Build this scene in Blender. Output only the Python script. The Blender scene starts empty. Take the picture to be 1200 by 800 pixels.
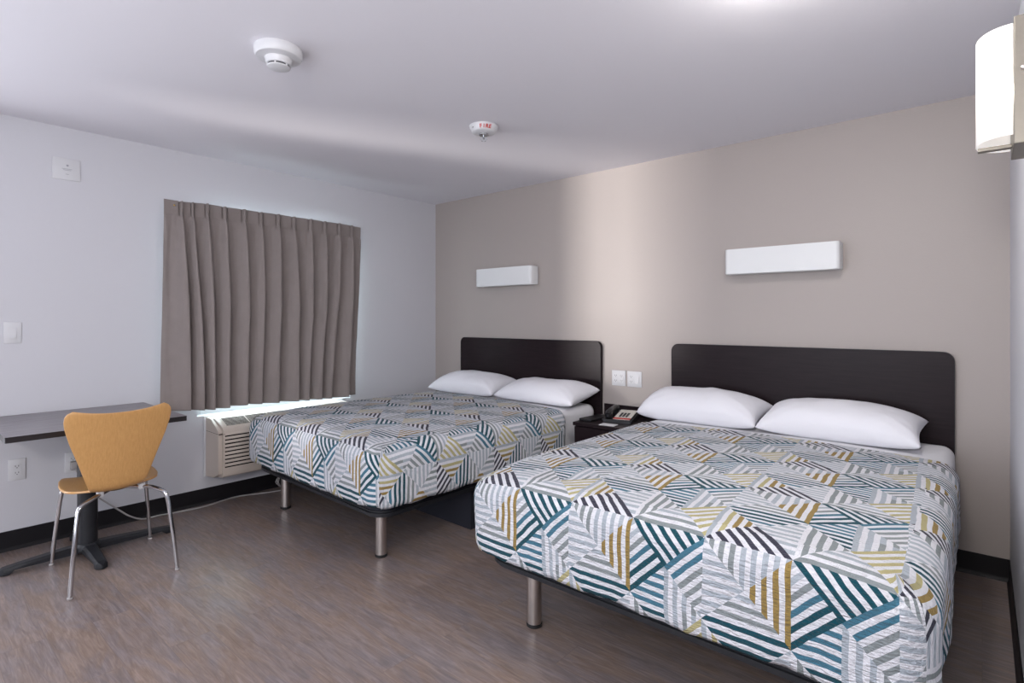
import bpy, bmesh, math, random
from mathutils import Vector, Matrix, noise
PI = math.pi
S = bpy.context.scene
COL = S.collection

# ---------------------------------------------------------------- camera
F_PX = 641.6
cam_d = bpy.data.cameras.new('camera')
cam_d.sensor_width = 36.0
cam_d.lens = 36.0 * F_PX / 1200.0
cam_d.shift_y = -(400 - 373.5) / 1200.0
cam_d.clip_start = 0.02
cam = bpy.data.objects.new('camera', cam_d)
cam.location = (0, 0, 1.30)
cam.rotation_euler = (math.radians(90), 0, math.radians(40.66))
COL.objects.link(cam)
S.camera = cam

# ---------------------------------------------------------------- view + world
S.view_settings.view_transform = 'Standard'
S.view_settings.look = 'None'
S.view_settings.gamma = 1.0
S.view_settings.exposure = 0.22
S.view_settings.use_curve_mapping = False
w = bpy.data.worlds.new('world')
S.world = w
w.use_nodes = True
w.node_tree.nodes['Background'].inputs[0].default_value = (0.80, 0.90, 1.0, 1)
w.node_tree.nodes['Background'].inputs[1].default_value = 1.6


def area(name, loc, aim, sx, sy, power, color, spread=180):
    d = bpy.data.lights.new(name, 'AREA')
    d.shape = 'RECTANGLE'
    d.size = sx
    d.size_y = sy
    d.energy = power
    d.color = color
    d.spread = math.radians(spread)
    o = bpy.data.objects.new(name, d)
    o.location = loc
    o.rotation_euler = (Vector(aim) - Vector(loc)).to_track_quat('-Z', 'Y').to_euler()
    COL.objects.link(o)
    return o


# daylight: open door and bright lot outside it (left wall, beyond the frame), added front fill, window behind the curtain
area('front_fill', (-1.45, -1.75, 1.25), (-1.9, 3.0, 1.65), 2.1, 1.6, 32, (0.91, 0.92, 1.0))  # general fill, added; shines in through a made-up front opening
area('daylight_door', (-4.45, -0.60, 1.15), (-1.5, 1.2, 0.9), 1.0, 1.9, 42, (0.88, 0.91, 1.0))
area('sunlit_lot', (-7.6, -7.4, 0.45), (-3.3, 1.7, 1.9), 1.1, 0.8, 72, (1.0, 0.94, 0.90), 40)
area('sunlit_walkway', (-4.85, -2.35, 0.12), (-3.4, 1.2, 2.4), 0.6, 1.1, 16, (0.95, 0.93, 1.0), 130)
area('fill_behind_camera', (0.02, -0.75, 1.85), (-4.1, 3.3, 1.2), 0.6, 0.25, 34, (1.0, 0.96, 0.92))  # added fill without a fixture, lifts the dim left wall corner
area('daylight_curtain_window', (-4.45, 2.0, 1.45), (-3.0, 2.0, 1.25), 1.3, 1.25, 36, (0.86, 0.97, 1.0))

# ---------------------------------------------------------------- material helpers


def new_mat(name):
    m = bpy.data.materials.new(name)
    m.use_nodes = True
    nt = m.node_tree
    return m, nt, nt.nodes['Principled BSDF']


def bump(nt, bsdf, height, strength=0.2, dist=0.002):
    b = nt.nodes.new('ShaderNodeBump')
    b.inputs['Strength'].default_value = strength
    b.inputs['Distance'].default_value = dist
    nt.links.new(height, b.inputs['Height'])
    nt.links.new(b.outputs['Normal'], bsdf.inputs['Normal'])


def noise_node(nt, scale, detail=4, rough=0.5, vec=None, sc3=None):
    n = nt.nodes.new('ShaderNodeTexNoise')
    n.inputs['Scale'].default_value = scale
    n.inputs['Detail'].default_value = detail
    n.inputs['Roughness'].default_value = rough
    tc = nt.nodes.new('ShaderNodeTexCoord')
    v = tc.outputs['Object']
    if sc3:
        mp = nt.nodes.new('ShaderNodeMapping')
        mp.inputs['Scale'].default_value = sc3
        nt.links.new(v, mp.inputs['Vector'])
        v = mp.outputs['Vector']
    nt.links.new(v, n.inputs['Vector'])
    return n


def plain(name, col, rough=0.5, metal=0.0, nscale=40, var=0.05, bstr=0.0, bdist=0.001, sc3=None, coat=0.0, spec=0.5):
    """colour varied a little by noise, optional noise bump"""
    m, nt, b = new_mat(name)
    n = noise_node(nt, nscale, 4, 0.55, sc3=sc3)
    mx = nt.nodes.new('ShaderNodeMix')
    mx.data_type = 'RGBA'
    mx.inputs['A'].default_value = (*[c * (1 - var) for c in col], 1)
    mx.inputs['B'].default_value = (*[min(1, c * (1 + var)) for c in col], 1)
    nt.links.new(n.outputs['Fac'], mx.inputs['Factor'])
    nt.links.new(mx.outputs['Result'], b.inputs['Base Color'])
    b.inputs['Roughness'].default_value = rough
    b.inputs['Metallic'].default_value = metal
    b.inputs['Coat Weight'].default_value = coat
    b.inputs['Specular IOR Level'].default_value = spec
    if bstr:
        bump(nt, b, n.outputs['Fac'], bstr, bdist)
    return m


def wood(name, dark, light, rough, axis, scale=6, stretch=14, bstr=0.1, coat=0.0, spec=0.5):
    m, nt, b = new_mat(name)
    b.inputs['Specular IOR Level'].default_value = spec
    sc = [stretch] * 3
    sc[axis] = 1.0
    n = noise_node(nt, scale, 6, 0.65, sc3=tuple(sc))
    r = nt.nodes.new('ShaderNodeValToRGB')
    r.color_ramp.elements[0].position = 0.3
    r.color_ramp.elements[0].color = (*dark, 1)
    r.color_ramp.elements[1].position = 0.72
    r.color_ramp.elements[1].color = (*light, 1)
    nt.links.new(n.outputs['Fac'], r.inputs['Fac'])
    nt.links.new(r.outputs['Color'], b.inputs['Base Color'])
    b.inputs['Roughness'].default_value = rough
    b.inputs['Coat Weight'].default_value = coat
    bump(nt, b, n.outputs['Fac'], bstr, 0.001)
    return m


def floor_material():
    m, nt, b = new_mat('vinyl_plank')
    N = nt.nodes.new
    L = nt.links.new
    tc = N('ShaderNodeTexCoord')
    br = N('ShaderNodeTexBrick')
    br.offset = 0.37
    br.inputs['Scale'].default_value = 1.0
    br.inputs['Brick Width'].default_value = 1.22
    br.inputs['Row Height'].default_value = 0.152
    br.inputs['Mortar Size'].default_value = 0.0012
    br.inputs['Mortar Smooth'].default_value = 0.3
    br.inputs['Color1'].default_value = (0.0, 0.0, 0.0, 1)
    br.inputs['Color2'].default_value = (1.0, 1.0, 1.0, 1)
    br.inputs['Mortar'].default_value = (0.5, 0.5, 0.5, 1)
    L(tc.outputs['Object'], br.inputs['Vector'])
    off = N('ShaderNodeVectorMath')
    off.operation = 'MULTIPLY_ADD'
    off.inputs[1].default_value = (7, 3, 5)
    L(br.outputs['Color'], off.inputs[0])
    L(tc.outputs['Object'], off.inputs[2])

    def nz(sc, scale, det, dist=0.0):
        mp = N('ShaderNodeMapping')
        mp.inputs['Scale'].default_value = sc
        L(off.outputs[0], mp.inputs['Vector'])
        n = N('ShaderNodeTexNoise')
        n.inputs['Scale'].default_value = scale
        n.inputs['Detail'].default_value = det
        n.inputs['Roughness'].default_value = 0.62
        n.inputs['Distortion'].default_value = dist
        L(mp.outputs['Vector'], n.inputs['Vector'])
        return n.outputs['Fac']
    grain = nz((2.6, 20, 1), 2.4, 10, 1.2)
    fine = nz((4, 120, 1), 2.0, 5)
    blotch = nz((1.3, 4.0, 1), 2.1, 5, 1.0)
    r1 = N('ShaderNodeValToRGB')
    e = r1.color_ramp.elements
    e[0].position = 0.30
    e[0].color = (0.076, 0.058, 0.054, 1)
    e[1].position = 0.72
    e[1].color = (0.37, 0.30, 0.285, 1)
    k = e.new(0.5)
    k.color = (0.200, 0.160, 0.152, 1)
    L(grain, r1.inputs['Fac'])
    r2 = N('ShaderNodeValToRGB')
    e = r2.color_ramp.elements
    e[0].position = 0.38
    e[0].color = (0.25, 0.172, 0.125, 1)
    e[1].position = 0.62
    e[1].color = (0.20, 0.173, 0.182, 1)
    L(blotch, r2.inputs['Fac'])
    mx = N('ShaderNodeMix')
    mx.data_type = 'RGBA'
    mx.inputs['Factor'].default_value = 0.55
    L(r1.outputs['Color'], mx.inputs['A'])
    L(r2.outputs['Color'], mx.inputs['B'])
    # fine grain and plank to plank value
    mr = N('ShaderNodeMapRange')
    mr.inputs['From Min'].default_value = 0.3
    mr.inputs['From Max'].default_value = 0.7
    mr.inputs['To Min'].default_value = 0.87
    mr.inputs['To Max'].default_value = 1.13
    L(fine, mr.inputs['Value'])
    sep = N('ShaderNodeSeparateColor')
    L(br.outputs['Color'], sep.inputs['Color'])
    mr2 = N('ShaderNodeMapRange')
    mr2.inputs['To Min'].default_value = 0.94
    mr2.inputs['To Max'].default_value = 1.06
    L(sep.outputs[0], mr2.inputs['Value'])
    mul = N('ShaderNodeMath')
    mul.operation = 'MULTIPLY'
    L(mr.outputs[0], mul.inputs[0])
    L(mr2.outputs[0], mul.inputs[1])
    seam = N('ShaderNodeMapRange')
    seam.inputs['To Min'].default_value = 1.0
    seam.inputs['To Max'].default_value = 0.80
    L(br.outputs['Fac'], seam.inputs['Value'])
    mul2 = N('ShaderNodeMath')
    mul2.operation = 'MULTIPLY'
    L(mul.outputs[0], mul2.inputs[0])
    L(seam.outputs[0], mul2.inputs[1])
    vm = N('ShaderNodeVectorMath')
    vm.operation = 'SCALE'
    L(mx.outputs['Result'], vm.inputs[0])
    L(mul2.outputs[0], vm.inputs['Scale'])
    L(vm.outputs[0], b.inputs['Base Color'])
    b.inputs['Roughness'].default_value = 0.37
    bump(nt, b, fine, 0.25, 0.0008)
    return m


# ---- the patchwork-stripe print: a 2 x 2 tile of squares cut by their diagonals, each triangle striped its own way
WHT = (0.86, 0.86, 0.91)
TEAL = (0.004, 0.075, 0.105)
BLUE = (0.065, 0.20, 0.285)
GREY = (0.30, 0.335, 0.345)
LIGH = (0.49, 0.54, 0.60)
GOLD = (0.36, 0.245, 0.075)
OLIV = (0.55, 0.49, 0.25)
CHAR = (0.045, 0.045, 0.070)
SQ = 0.2475


def quilt_material():
    m, nt, b = new_mat('patchwork_stripe_print')
    N = nt.nodes.new
    L = nt.links.new

    def M(op, x, y=None, z=None):
        n = N('ShaderNodeMath')
        n.operation = op
        for i, v in enumerate((x, y, z)):
            if v is None:
                continue
            if isinstance(v, (int, float)):
                n.inputs[i].default_value = v
            else:
                L(v, n.inputs[i])
        return n.outputs[0]
    uv = N('ShaderNodeUVMap')
    uv.uv_map = 'cloth'
    tcn = N('ShaderNodeTexNoise')
    tcn.inputs['Scale'].default_value = 2.6
    tcn.inputs['Detail'].default_value = 2
    L(uv.outputs[0], tcn.inputs['Vector'])
    wob = N('ShaderNodeVectorMath')
    wob.operation = 'MULTIPLY_ADD'
    L(tcn.outputs['Color'], wob.inputs[0])
    wob.inputs[1].default_value = (0.045, 0.045, 0)
    L(uv.outputs[0], wob.inputs[2])
    sp = N('ShaderNodeSeparateXYZ')
    L(wob.outputs[0], sp.inputs[0])
    U, V = sp.outputs[0], sp.outputs[1]
    a = M('FRACT', U)
    c = M('FRACT', V)
    col1 = M('LESS_THAN', M('FRACT', M('MULTIPLY', U, 0.5)), 0.5)      # U in [0,1) -> teal column
    row1 = M('LESS_THAN', M('FRACT', M('MULTIPLY', V, 0.5)), 0.5)      # V in [0,1) -> first row on top
    up = M('GREATER_THAN', c, a)
    un = M('SUBTRACT', 1.0, up)
    rt = M('GREATER_THAN', M('ADD', a, c), 1.0)
    lf = M('SUBTRACT', 1.0, rt)
    T = M('MULTIPLY', up, rt)
    B = M('MULTIPLY', un, lf)
    Lm = M('MULTIPLY', up, lf)
    R = M('MULTIPLY', un, rt)
    half = M('GREATER_THAN', a, 0.5)
    nhalf = M('SUBTRACT', 1.0, half)
    r2 = 1 / math.sqrt(2)
    amb = M('MULTIPLY', M('SUBTRACT', a, c), r2)
    bma = M('MULTIPLY', M('SUBTRACT', c, a), r2)
    apb = M('MULTIPLY', M('SUBTRACT', M('ADD', a, c), 1.0), r2)
    mapb = M('MULTIPLY', apb, -1.0)
    ma = M('SUBTRACT', 1.0, a)
    mc = M('SUBTRACT', 1.0, c)
    ah = M('SUBTRACT', a, 0.5)
    W = WHT
    regs = {
        (1, 0): [(T, apb, [TEAL, W] * 7), (Lm, bma, [TEAL, W, TEAL, W, BLUE, W, GREY, W, LIGH, W, LIGH]),
                 (R, amb, [BLUE, W, BLUE, W, GREY, W, GREY, W, GREY, W, LIGH]),
                 (M('MULTIPLY', B, nhalf), c, [W, BLUE, W, BLUE, W, BLUE, W, LIGH, W]),
                 (M('MULTIPLY', B, half), ah, [LIGH, W, LIGH, W, LIGH, W, GREY, W])],
        (1, 1): [(B, c, [GREY, W, GREY, W, LIGH, W, LIGH, W]), (Lm, a, [W, GREY, W, GREY, W, GREY, W, GREY, W]),
                 (R, amb, [OLIV, W] * 7),
                 (M('MULTIPLY', T, nhalf), mc, [BLUE, W, TEAL, W, TEAL, W, TEAL, W, BLUE]),
                 (M('MULTIPLY', T, half), ah, [LIGH, W, LIGH, W, GREY, W, LIGH, W])],
        (0, 0): [(T, a, [W, GREY, W, GREY, W, GREY, W, LIGH, W, LIGH, W, LIGH, W, LIGH, W, LIGH]),
                 (R, ma, [GOLD, W] * 5), (Lm, c, [W, LIGH] * 8),
                 (B, c, [TEAL, W, GREY, W, GREY, W, LIGH, W])],
        (0, 1): [(B, mapb, [CHAR, W] * 7), (Lm, a, [LIGH, W, OLIV, W, GOLD, W, GOLD, W, W]),
                 (T, mc, [W, TEAL, W, TEAL, W, BLUE, W, LIGH]), (R, c, [W, LIGH] * 8)],
    }
    cur = None
    NI = 16
    for (cx, ry), lst in regs.items():
        cm = col1 if cx else M('SUBTRACT', 1.0, col1)
        rm = row1 if ry else M('SUBTRACT', 1.0, row1)
        sq = M('MULTIPLY', cm, rm)
        for mask, dist, pal in lst:
            pal = (list(pal) + [W] * NI)[:NI]
            rp = N('ShaderNodeValToRGB')
            rp.color_ramp.interpolation = 'CONSTANT'
            els = rp.color_ramp.elements
            els[0].position = 0
            els[0].color = (*pal[0], 1)
            els[1].position = 1 / NI
            els[1].color = (*pal[1], 1)
            for i in range(2, NI):
                e = els.new(i / NI)
                e.color = (*pal[i], 1)
            L(M('MINIMUM', M('MULTIPLY', dist, 16.0 / NI), 0.9999), rp.inputs['Fac'])
            if cur is None:
                cur = rp.outputs['Color']
                continue
            mx = N('ShaderNodeMix')
            mx.data_type = 'RGBA'
            L(M('MULTIPLY', sq, mask), mx.inputs['Factor'])
            L(cur, mx.inputs['A'])
            L(rp.outputs['Color'], mx.inputs['B'])
            cur = mx.outputs['Result']
    L(cur, b.inputs['Base Color'])
    b.inputs['Roughness'].default_value = 0.85
    b.inputs['Sheen Weight'].default_value = 0.1
    b.inputs['Specular IOR Level'].default_value = 0.2
    # fine puckering of the quilted cloth
    mp = N('ShaderNodeMapping')
    mp.inputs['Scale'].default_value = (11, 38, 1)
    L(uv.outputs[0], mp.inputs['Vector'])
    pn = N('ShaderNodeTexNoise')
    pn.inputs['Scale'].default_value = 1.0
    pn.inputs['Detail'].default_value = 3
    L(mp.outputs[0], pn.inputs['Vector'])
    bump(nt, b, pn.outputs['Fac'], 1.0, 0.024)
    return m


def cloth_mat(name, col, wr=0.35, scale=6):
    m, nt, b = new_mat(name)
    n = noise_node(nt, scale, 5, 0.55)
    n2 = noise_node(nt, 700, 2, 0.5)
    ad = nt.nodes.new('ShaderNodeMath')
    ad.operation = 'MULTIPLY_ADD'
    nt.links.new(n2.outputs['Fac'], ad.inputs[0])
    ad.inputs[1].default_value = 0.03
    nt.links.new(n.outputs['Fac'], ad.inputs[2])
    b.inputs['Base Color'].default_value = (*col, 1)
    b.inputs['Roughness'].default_value = 0.85
    b.inputs['Specular IOR Level'].default_value = 0.2
    bump(nt, b, ad.outputs[0], wr, 0.02)
    return m


def curtain_mat():
    m, nt, b = new_mat('taupe_lining_cloth')
    tc = nt.nodes.new('ShaderNodeTexCoord')
    w1 = nt.nodes.new('ShaderNodeTexWave')
    w1.inputs['Scale'].default_value = 260
    w1.bands_direction = 'Z'
    nt.links.new(tc.outputs['Object'], w1.inputs['Vector'])
    n = noise_node(nt, 9, 4, 0.6)
    mx = nt.nodes.new('ShaderNodeMix')
    mx.data_type = 'RGBA'
    mx.inputs['A'].default_value = (0.235, 0.202, 0.192, 1)
    mx.inputs['B'].default_value = (0.280, 0.243, 0.232, 1)
    nt.links.new(n.outputs['Fac'], mx.inputs['Factor'])
    nt.links.new(mx.outputs['Result'], b.inputs['Base Color'])
    b.inputs['Roughness'].default_value = 0.9
    b.inputs['Sheen Weight'].default_value = 0.15
    b.inputs['Specular IOR Level'].default_value = 0.15
    bump(nt, b, n.outputs['Fac'], 0.35, 0.012)
    return m


def emis(name, col, strength, rough=0.3):
    m, nt, b = new_mat(name)
    b.inputs['Base Color'].default_value = (*col, 1)
    b.inputs['Emission Color'].default_value = (*col, 1)
    b.inputs['Emission Strength'].default_value = strength
    b.inputs['Roughness'].default_value = rough
    return m


def glass_mat():
    m, nt, b = new_mat('window_glass')
    b.inputs['Base Color'].default_value = (0.95, 1, 1, 1)
    b.inputs['Transmission Weight'].default_value = 1.0
    b.inputs['Roughness'].default_value = 0.0
    b.inputs['IOR'].default_value = 1.05
    return m


MT = {}
MT['paint_grey'] = plain('pale_grey_paint', (0.60, 0.598, 0.635), 0.55, nscale=140, var=0.012, bstr=0.12, bdist=0.002)
MT['paint_taupe'] = plain('taupe_paint', (0.405, 0.360, 0.338), 0.5, nscale=120, var=0.015, bstr=0.18, bdist=0.003)
MT['ceiling'] = plain('ceiling_paint', (0.77, 0.755, 0.80), 0.7, nscale=160, var=0.012, bstr=0.08, bdist=0.002)
MT['floor'] = floor_material()
MT['base'] = plain('black_vinyl', (0.010, 0.009, 0.011), 0.5, spec=0.25, nscale=30, var=0.1)
MT['espresso'] = wood('espresso_laminate', (0.011, 0.0065, 0.0085), (0.021, 0.013, 0.0155), 0.34, 0, 5, 20, 0.03, spec=0.15)
MT['desk'] = wood('grey_wood_laminate', (0.125, 0.112, 0.120), (0.32, 0.30, 0.32), 0.40, 1, 5, 26, 0.05)
MT['desk_edge'] = plain('dark_edge_band', (0.014, 0.010, 0.011), 0.35)
MT['maple'] = wood('maple_veneer', (0.50, 0.265, 0.090), (0.60, 0.335, 0.125), 0.34, 2, 5, 30, 0.03, 0.25)
MT['chrome'] = plain('chrome', (0.58, 0.58, 0.60), 0.10, 1.0)
MT['steel'] = plain('brushed_steel', (0.60, 0.55, 0.52), 0.30, 1.0, nscale=60, var=0.12, bstr=0.05, sc3=(1, 1, 0.02))
MT['nickel'] = plain('brushed_nickel', (0.24, 0.22, 0.19), 0.42, 1.0, nscale=60, var=0.08)
MT['black_metal'] = plain('black_metal', (0.016, 0.017, 0.021), 0.42, 0.0, spec=0.4, nscale=60, var=0.2, bstr=0.04)
MT['navy'] = plain('dark_navy_board', (0.020, 0.021, 0.030), 0.65, spec=0.2)
MT['rubber'] = plain('black_rubber', (0.012, 0.012, 0.013), 0.6)
MT['white_plastic'] = plain('white_plastic', (0.64, 0.64, 0.66), 0.38, nscale=20, var=0.01)
MT['lamp_white'] = plain('white_acrylic', (0.77, 0.78, 0.79), 0.45, nscale=20, var=0.01)
MT['slot'] = plain('dark_slot', (0.03, 0.03, 0.035), 0.6)
MT['grey_mark'] = plain('grey_print', (0.32, 0.33, 0.36), 0.6)
MT['ac'] = plain('warm_white_plastic', (0.56, 0.49, 0.43), 0.45, nscale=20, var=0.02)
MT['ac_dark'] = plain('shadowed_interior', (0.012, 0.010, 0.009), 1.0, spec=0.0)
MT['sheet'] = cloth_mat('white_sheet', (0.80, 0.80, 0.83), 0.30, 7)
MT['pillow'] = cloth_mat('white_pillowcase', (0.82, 0.82, 0.87), 0.45, 5)
MT['mattress'] = cloth_mat('mattress_ticking', (0.7, 0.7, 0.72), 0.1, 20)
MT['quilt'] = quilt_material()
MT['curtain'] = curtain_mat()
MT['lining'] = plain('white_curtain_lining', (0.72, 0.74, 0.74), 0.9, spec=0.1)
MT['brass'] = plain('brass', (0.65, 0.45, 0.15), 0.35, 1.0)
MT['shade'] = emis('lit_opal_glass', (1.0, 0.965, 0.93), 0.38)
MT['cord'] = plain('grey_cord', (0.36, 0.34, 0.34), 0.5)
MT['phone'] = plain('black_phone_plastic', (0.012, 0.012, 0.014), 0.3)
MT['face'] = plain('phone_faceplate', (0.70, 0.68, 0.62), 0.5)
MT['red'] = plain('red_print', (0.55, 0.03, 0.02), 0.5)
MT['paper'] = plain('paper', (0.75, 0.76, 0.78), 0.7)
MT['glass'] = glass_mat()
MT['clear'] = glass_mat()
MT['clear'].name = 'clear_strobe_lens'
MT['concrete'] = plain('sunlit_concrete', (0.5, 0.48, 0.45), 0.9)

# ---------------------------------------------------------------- object helpers


def obj(name, bm, mat, parent=None, smooth=False, angle=None, mats=None):
    me = bpy.data.meshes.new(name)
    bm.normal_update()
    bm.to_mesh(me)
    bm.free()
    o = bpy.data.objects.new(name, me)
    COL.objects.link(o)
    for mm in (mats or [mat]):
        me.materials.append(mm)
    if smooth:
        for p in me.polygons:
            p.use_smooth = True
        if angle:
            me.set_sharp_from_angle(angle=math.radians(angle))
    if parent:
        o.parent = parent
    return o


def thing(name, label, cat, loc=(0, 0, 0), rotz=0, group=None):
    o = bpy.data.objects.new(name, None)
    o.empty_display_size = 0.1
    COL.objects.link(o)
    o.location = loc
    o.rotation_euler = (0, 0, rotz)
    o['label'] = label
    o['category'] = cat
    if group:
        o['group'] = group
    return o


def tag(o, label, cat, group=None):
    o['label'] = label
    o['category'] = cat
    if group:
        o['group'] = group
    return o


def struct(name, bm, mat, parent=None, **k):
    o = obj(name, bm, mat, parent, **k)
    if not parent:
        o['kind'] = 'structure'
    return o


def BM():
    return bmesh.new()


def box(bm, x0, x1, y0, y1, z0, z1, bev=0.0, seg=2, mtx=None, mi=0):
    t = bmesh.new()
    bmesh.ops.create_cube(t, size=1.0)
    for v in t.verts:
        v.co = Vector(((x0 + x1) / 2 + v.co.x * (x1 - x0), (y0 + y1) / 2 + v.co.y * (y1 - y0), (z0 + z1) / 2 + v.co.z * (z1 - z0)))
    if bev:
        bmesh.ops.bevel(t, geom=t.edges[:], offset=bev, segments=seg, affect='EDGES', profile=0.5)
    merge(bm, t, mtx, mi)


def merge(bm, t, mtx=None, mi=0):
    mp = {}
    for v in t.verts:
        mp[v] = bm.verts.new(mtx @ v.co if mtx else v.co)
    for f in t.faces:
        try:
            nf = bm.faces.new([mp[v] for v in f.verts])
            nf.material_index = mi
            nf.smooth = f.smooth
        except ValueError:
            pass
    t.free()


def lathe(bm, prof, seg=48, mtx=None, cap=True, mi=0):
    """prof: list of (r, z)"""
    t = bmesh.new()
    rings = []
    for r, z in prof:
        if r < 1e-6:
            rings.append([t.verts.new((0, 0, z))])
        else:
            rings.append([t.verts.new((r * math.cos(2 * PI * k / seg), r * math.sin(2 * PI * k / seg), z)) for k in range(seg)])
    for a, b_ in zip(rings, rings[1:]):
        for k in range(seg):
            q = (k + 1) % seg
            if len(a) == 1 and len(b_) == 1:
                continue
            if len(a) == 1:
                t.faces.new((a[0], b_[k], b_[q]))
            elif len(b_) == 1:
                t.faces.new((a[k], a[q], b_[0]))
            else:
                t.faces.new((a[k], a[q], b_[q], b_[k]))
    if cap:
        for rg in (rings[0], rings[-1]):
            if len(rg) > 1:
                t.faces.new(rg)
    bmesh.ops.recalc_face_normals(t, faces=t.faces[:])
    merge(bm, t, mtx, mi)


def catmull(pts, n=8):
    pts = [Vector(p) for p in pts]
    P = [2 * pts[0] - pts[1]] + pts + [2 * pts[-1] - pts[-2]]
    out = []
    for i in range(1, len(P) - 2):
        for k in range(n):
            t = k / n
            a, b_, c, d = P[i - 1:i + 3]
            out.append(0.5 * ((2 * b_) + (-a + c) * t + (2 * a - 5 * b_ + 4 * c - d) * t * t + (-a + 3 * b_ - 3 * c + d) * t ** 3))
    out.append(pts[-1])
    return out


def tube(bm, pts, r, seg=12, smooth_n=0, mtx=None):
    if smooth_n:
        pts = catmull(pts, smooth_n)
    pts = [Vector(p) for p in pts]
    t = bmesh.new()
    rings = []
    up = Vector((0, 0, 1))
    prev = None
    for i, p in enumerate(pts):
        d = (pts[min(i + 1, len(pts) - 1)] - pts[max(i - 1, 0)]).normalized()
        if prev is None:
            ref = up if abs(d.dot(up)) < 0.9 else Vector((1, 0, 0))
            x = d.cross(ref).normalized()
        else:
            x = (prev - d * prev.dot(d)).normalized()
        prev = x
        y = d.cross(x)
        rr = r[i] if isinstance(r, (list, tuple)) else r
        rings.append([t.verts.new(p + x * rr * math.cos(2 * PI * k / seg) + y * rr * math.sin(2 * PI * k / seg)) for k in range(seg)])
    for a, b_ in zip(rings, rings[1:]):
        for k in range(seg):
            q = (k + 1) % seg
            t.faces.new((a[k], a[q], b_[q], b_[k]))
    t.faces.new(rings[0])
    t.faces.new(rings[-1])
    bmesh.ops.recalc_face_normals(t, faces=t.faces[:])
    merge(bm, t, mtx)


def prism(bm, outline, lo, hi, axis='y', bev=0.0, mi=0):
    """outline: 2-D points; extruded along axis (x: pts are (y,z); y: (x,z); z: (x,y))"""
    t = bmesh.new()

    def P(u, v, h):
        return {'x': (h, u, v), 'y': (u, h, v), 'z': (u, v, h)}[axis]
    a = [t.verts.new(P(u, v, lo)) for u, v in outline]
    b_ = [t.verts.new(P(u, v, hi)) for u, v in outline]
    fa = t.faces.new(a)
    fb = t.faces.new(b_)
    n = len(outline)
    for k in range(n):
        q = (k + 1) % n
        t.faces.new((a[k], a[q], b_[q], b_[k]))
    bmesh.ops.recalc_face_normals(t, faces=t.faces[:])
    if bev:
        ed = list({e for f in (fa, fb) for e in f.edges})
        bmesh.ops.bevel(t, geom=ed, offset=bev, segments=2, affect='EDGES')
    merge(bm, t, None, mi)


def rrect(x0, x1, y0, y1, r, seg=6, corners=(1, 1, 1, 1)):
    """rounded rectangle outline, corners: ll, lr, ur, ul"""
    out = []
    for (cx, cy, a0, on) in ((x0 + r, y0 + r, PI, corners[0]), (x1 - r, y0 + r, 1.5 * PI, corners[1]),
                             (x1 - r, y1 - r, 0, corners[2]), (x0 + r, y1 - r, .5 * PI, corners[3])):
        if on:
            for k in range(seg + 1):
                t = a0 + .5 * PI * k / seg
                out.append((cx + r * math.cos(t), cy + r * math.sin(t)))
        else:
            out.append((x0 if cx < (x0 + x1) / 2 else x1, y0 if cy < (y0 + y1) / 2 else y1))
    return out


# ---------------------------------------------------------------- room
XL, XR, YB, YF, H = -4.143, 0.104, 3.652, -1.55, 2.44
TH = 0.14
bm = BM(); box(bm, XL - TH, XR + TH, YF - TH, YB + TH, -0.08, 0.0); struct('floor', bm, MT['floor'])
bm = BM(); box(bm, XL - TH, XR + TH, YF - TH, YB + TH, H, H + 0.08); struct('ceiling', bm, MT['ceiling'])
bm = BM(); box(bm, XL - TH, XR + TH, YB, YB + TH, 0, H); struct('wall_back', bm, MT['paint_taupe'])
bm = BM(); box(bm, XR, XR + TH, YF, YB, 0, H); struct('wall_right', bm, MT['paint_grey'])


def wall_with_holes(name, fixed0, fixed1, a0, a1, holes, axis, mat):
    """holes: sorted (h0,h1,z0,z1) along the wall"""
    bm = BM()

    def bx(u0, u1, z0, z1):
        if u1 - u0 < 1e-4 or z1 - z0 < 1e-4:
            return
        if axis == 'y':
            box(bm, fixed0, fixed1, u0, u1, z0, z1)
        else:
            box(bm, u0, u1, fixed0, fixed1, z0, z1)
    u = a0
    for h0, h1, z0, z1 in holes:
        bx(u, h0, 0, H)
        bx(h0, h1, 0, z0)
        bx(h0, h1, z1, H)
        u = h1
    bx(u, a1, 0, H)
    return struct(name, bm, mat)


WY0, WY1, WZ0, WZ1 = 1.46, 2.68, 0.614, 2.04
DY0, DY1 = -1.05, -0.12
wall_with_holes('wall_left', XL - TH, XL, YF, YB, [(DY0, DY1, 0, 2.05), (WY0, WY1, WZ0, WZ1)], 'y', MT['paint_grey'])
wall_with_holes('wall_front', YF - TH, YF, XL - TH, XR + TH, [(-2.6, -0.3, 0.45, 2.15)], 'x', MT['paint_grey'])  # unseen opening, made up to let the front fill in
bm = BM(); box(bm, XL - 6, XL - TH, -12, 6, -0.1, -0.02); struct('floor_outside', bm, MT['concrete'])
bm = BM(); box(bm, -6.4, -4.8, -3.3, -3.1, -0.02, 0.55); struct('wall_light_blocker', bm, MT['concrete'])  # unseen block added outside to keep lot light off the far bed

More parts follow.
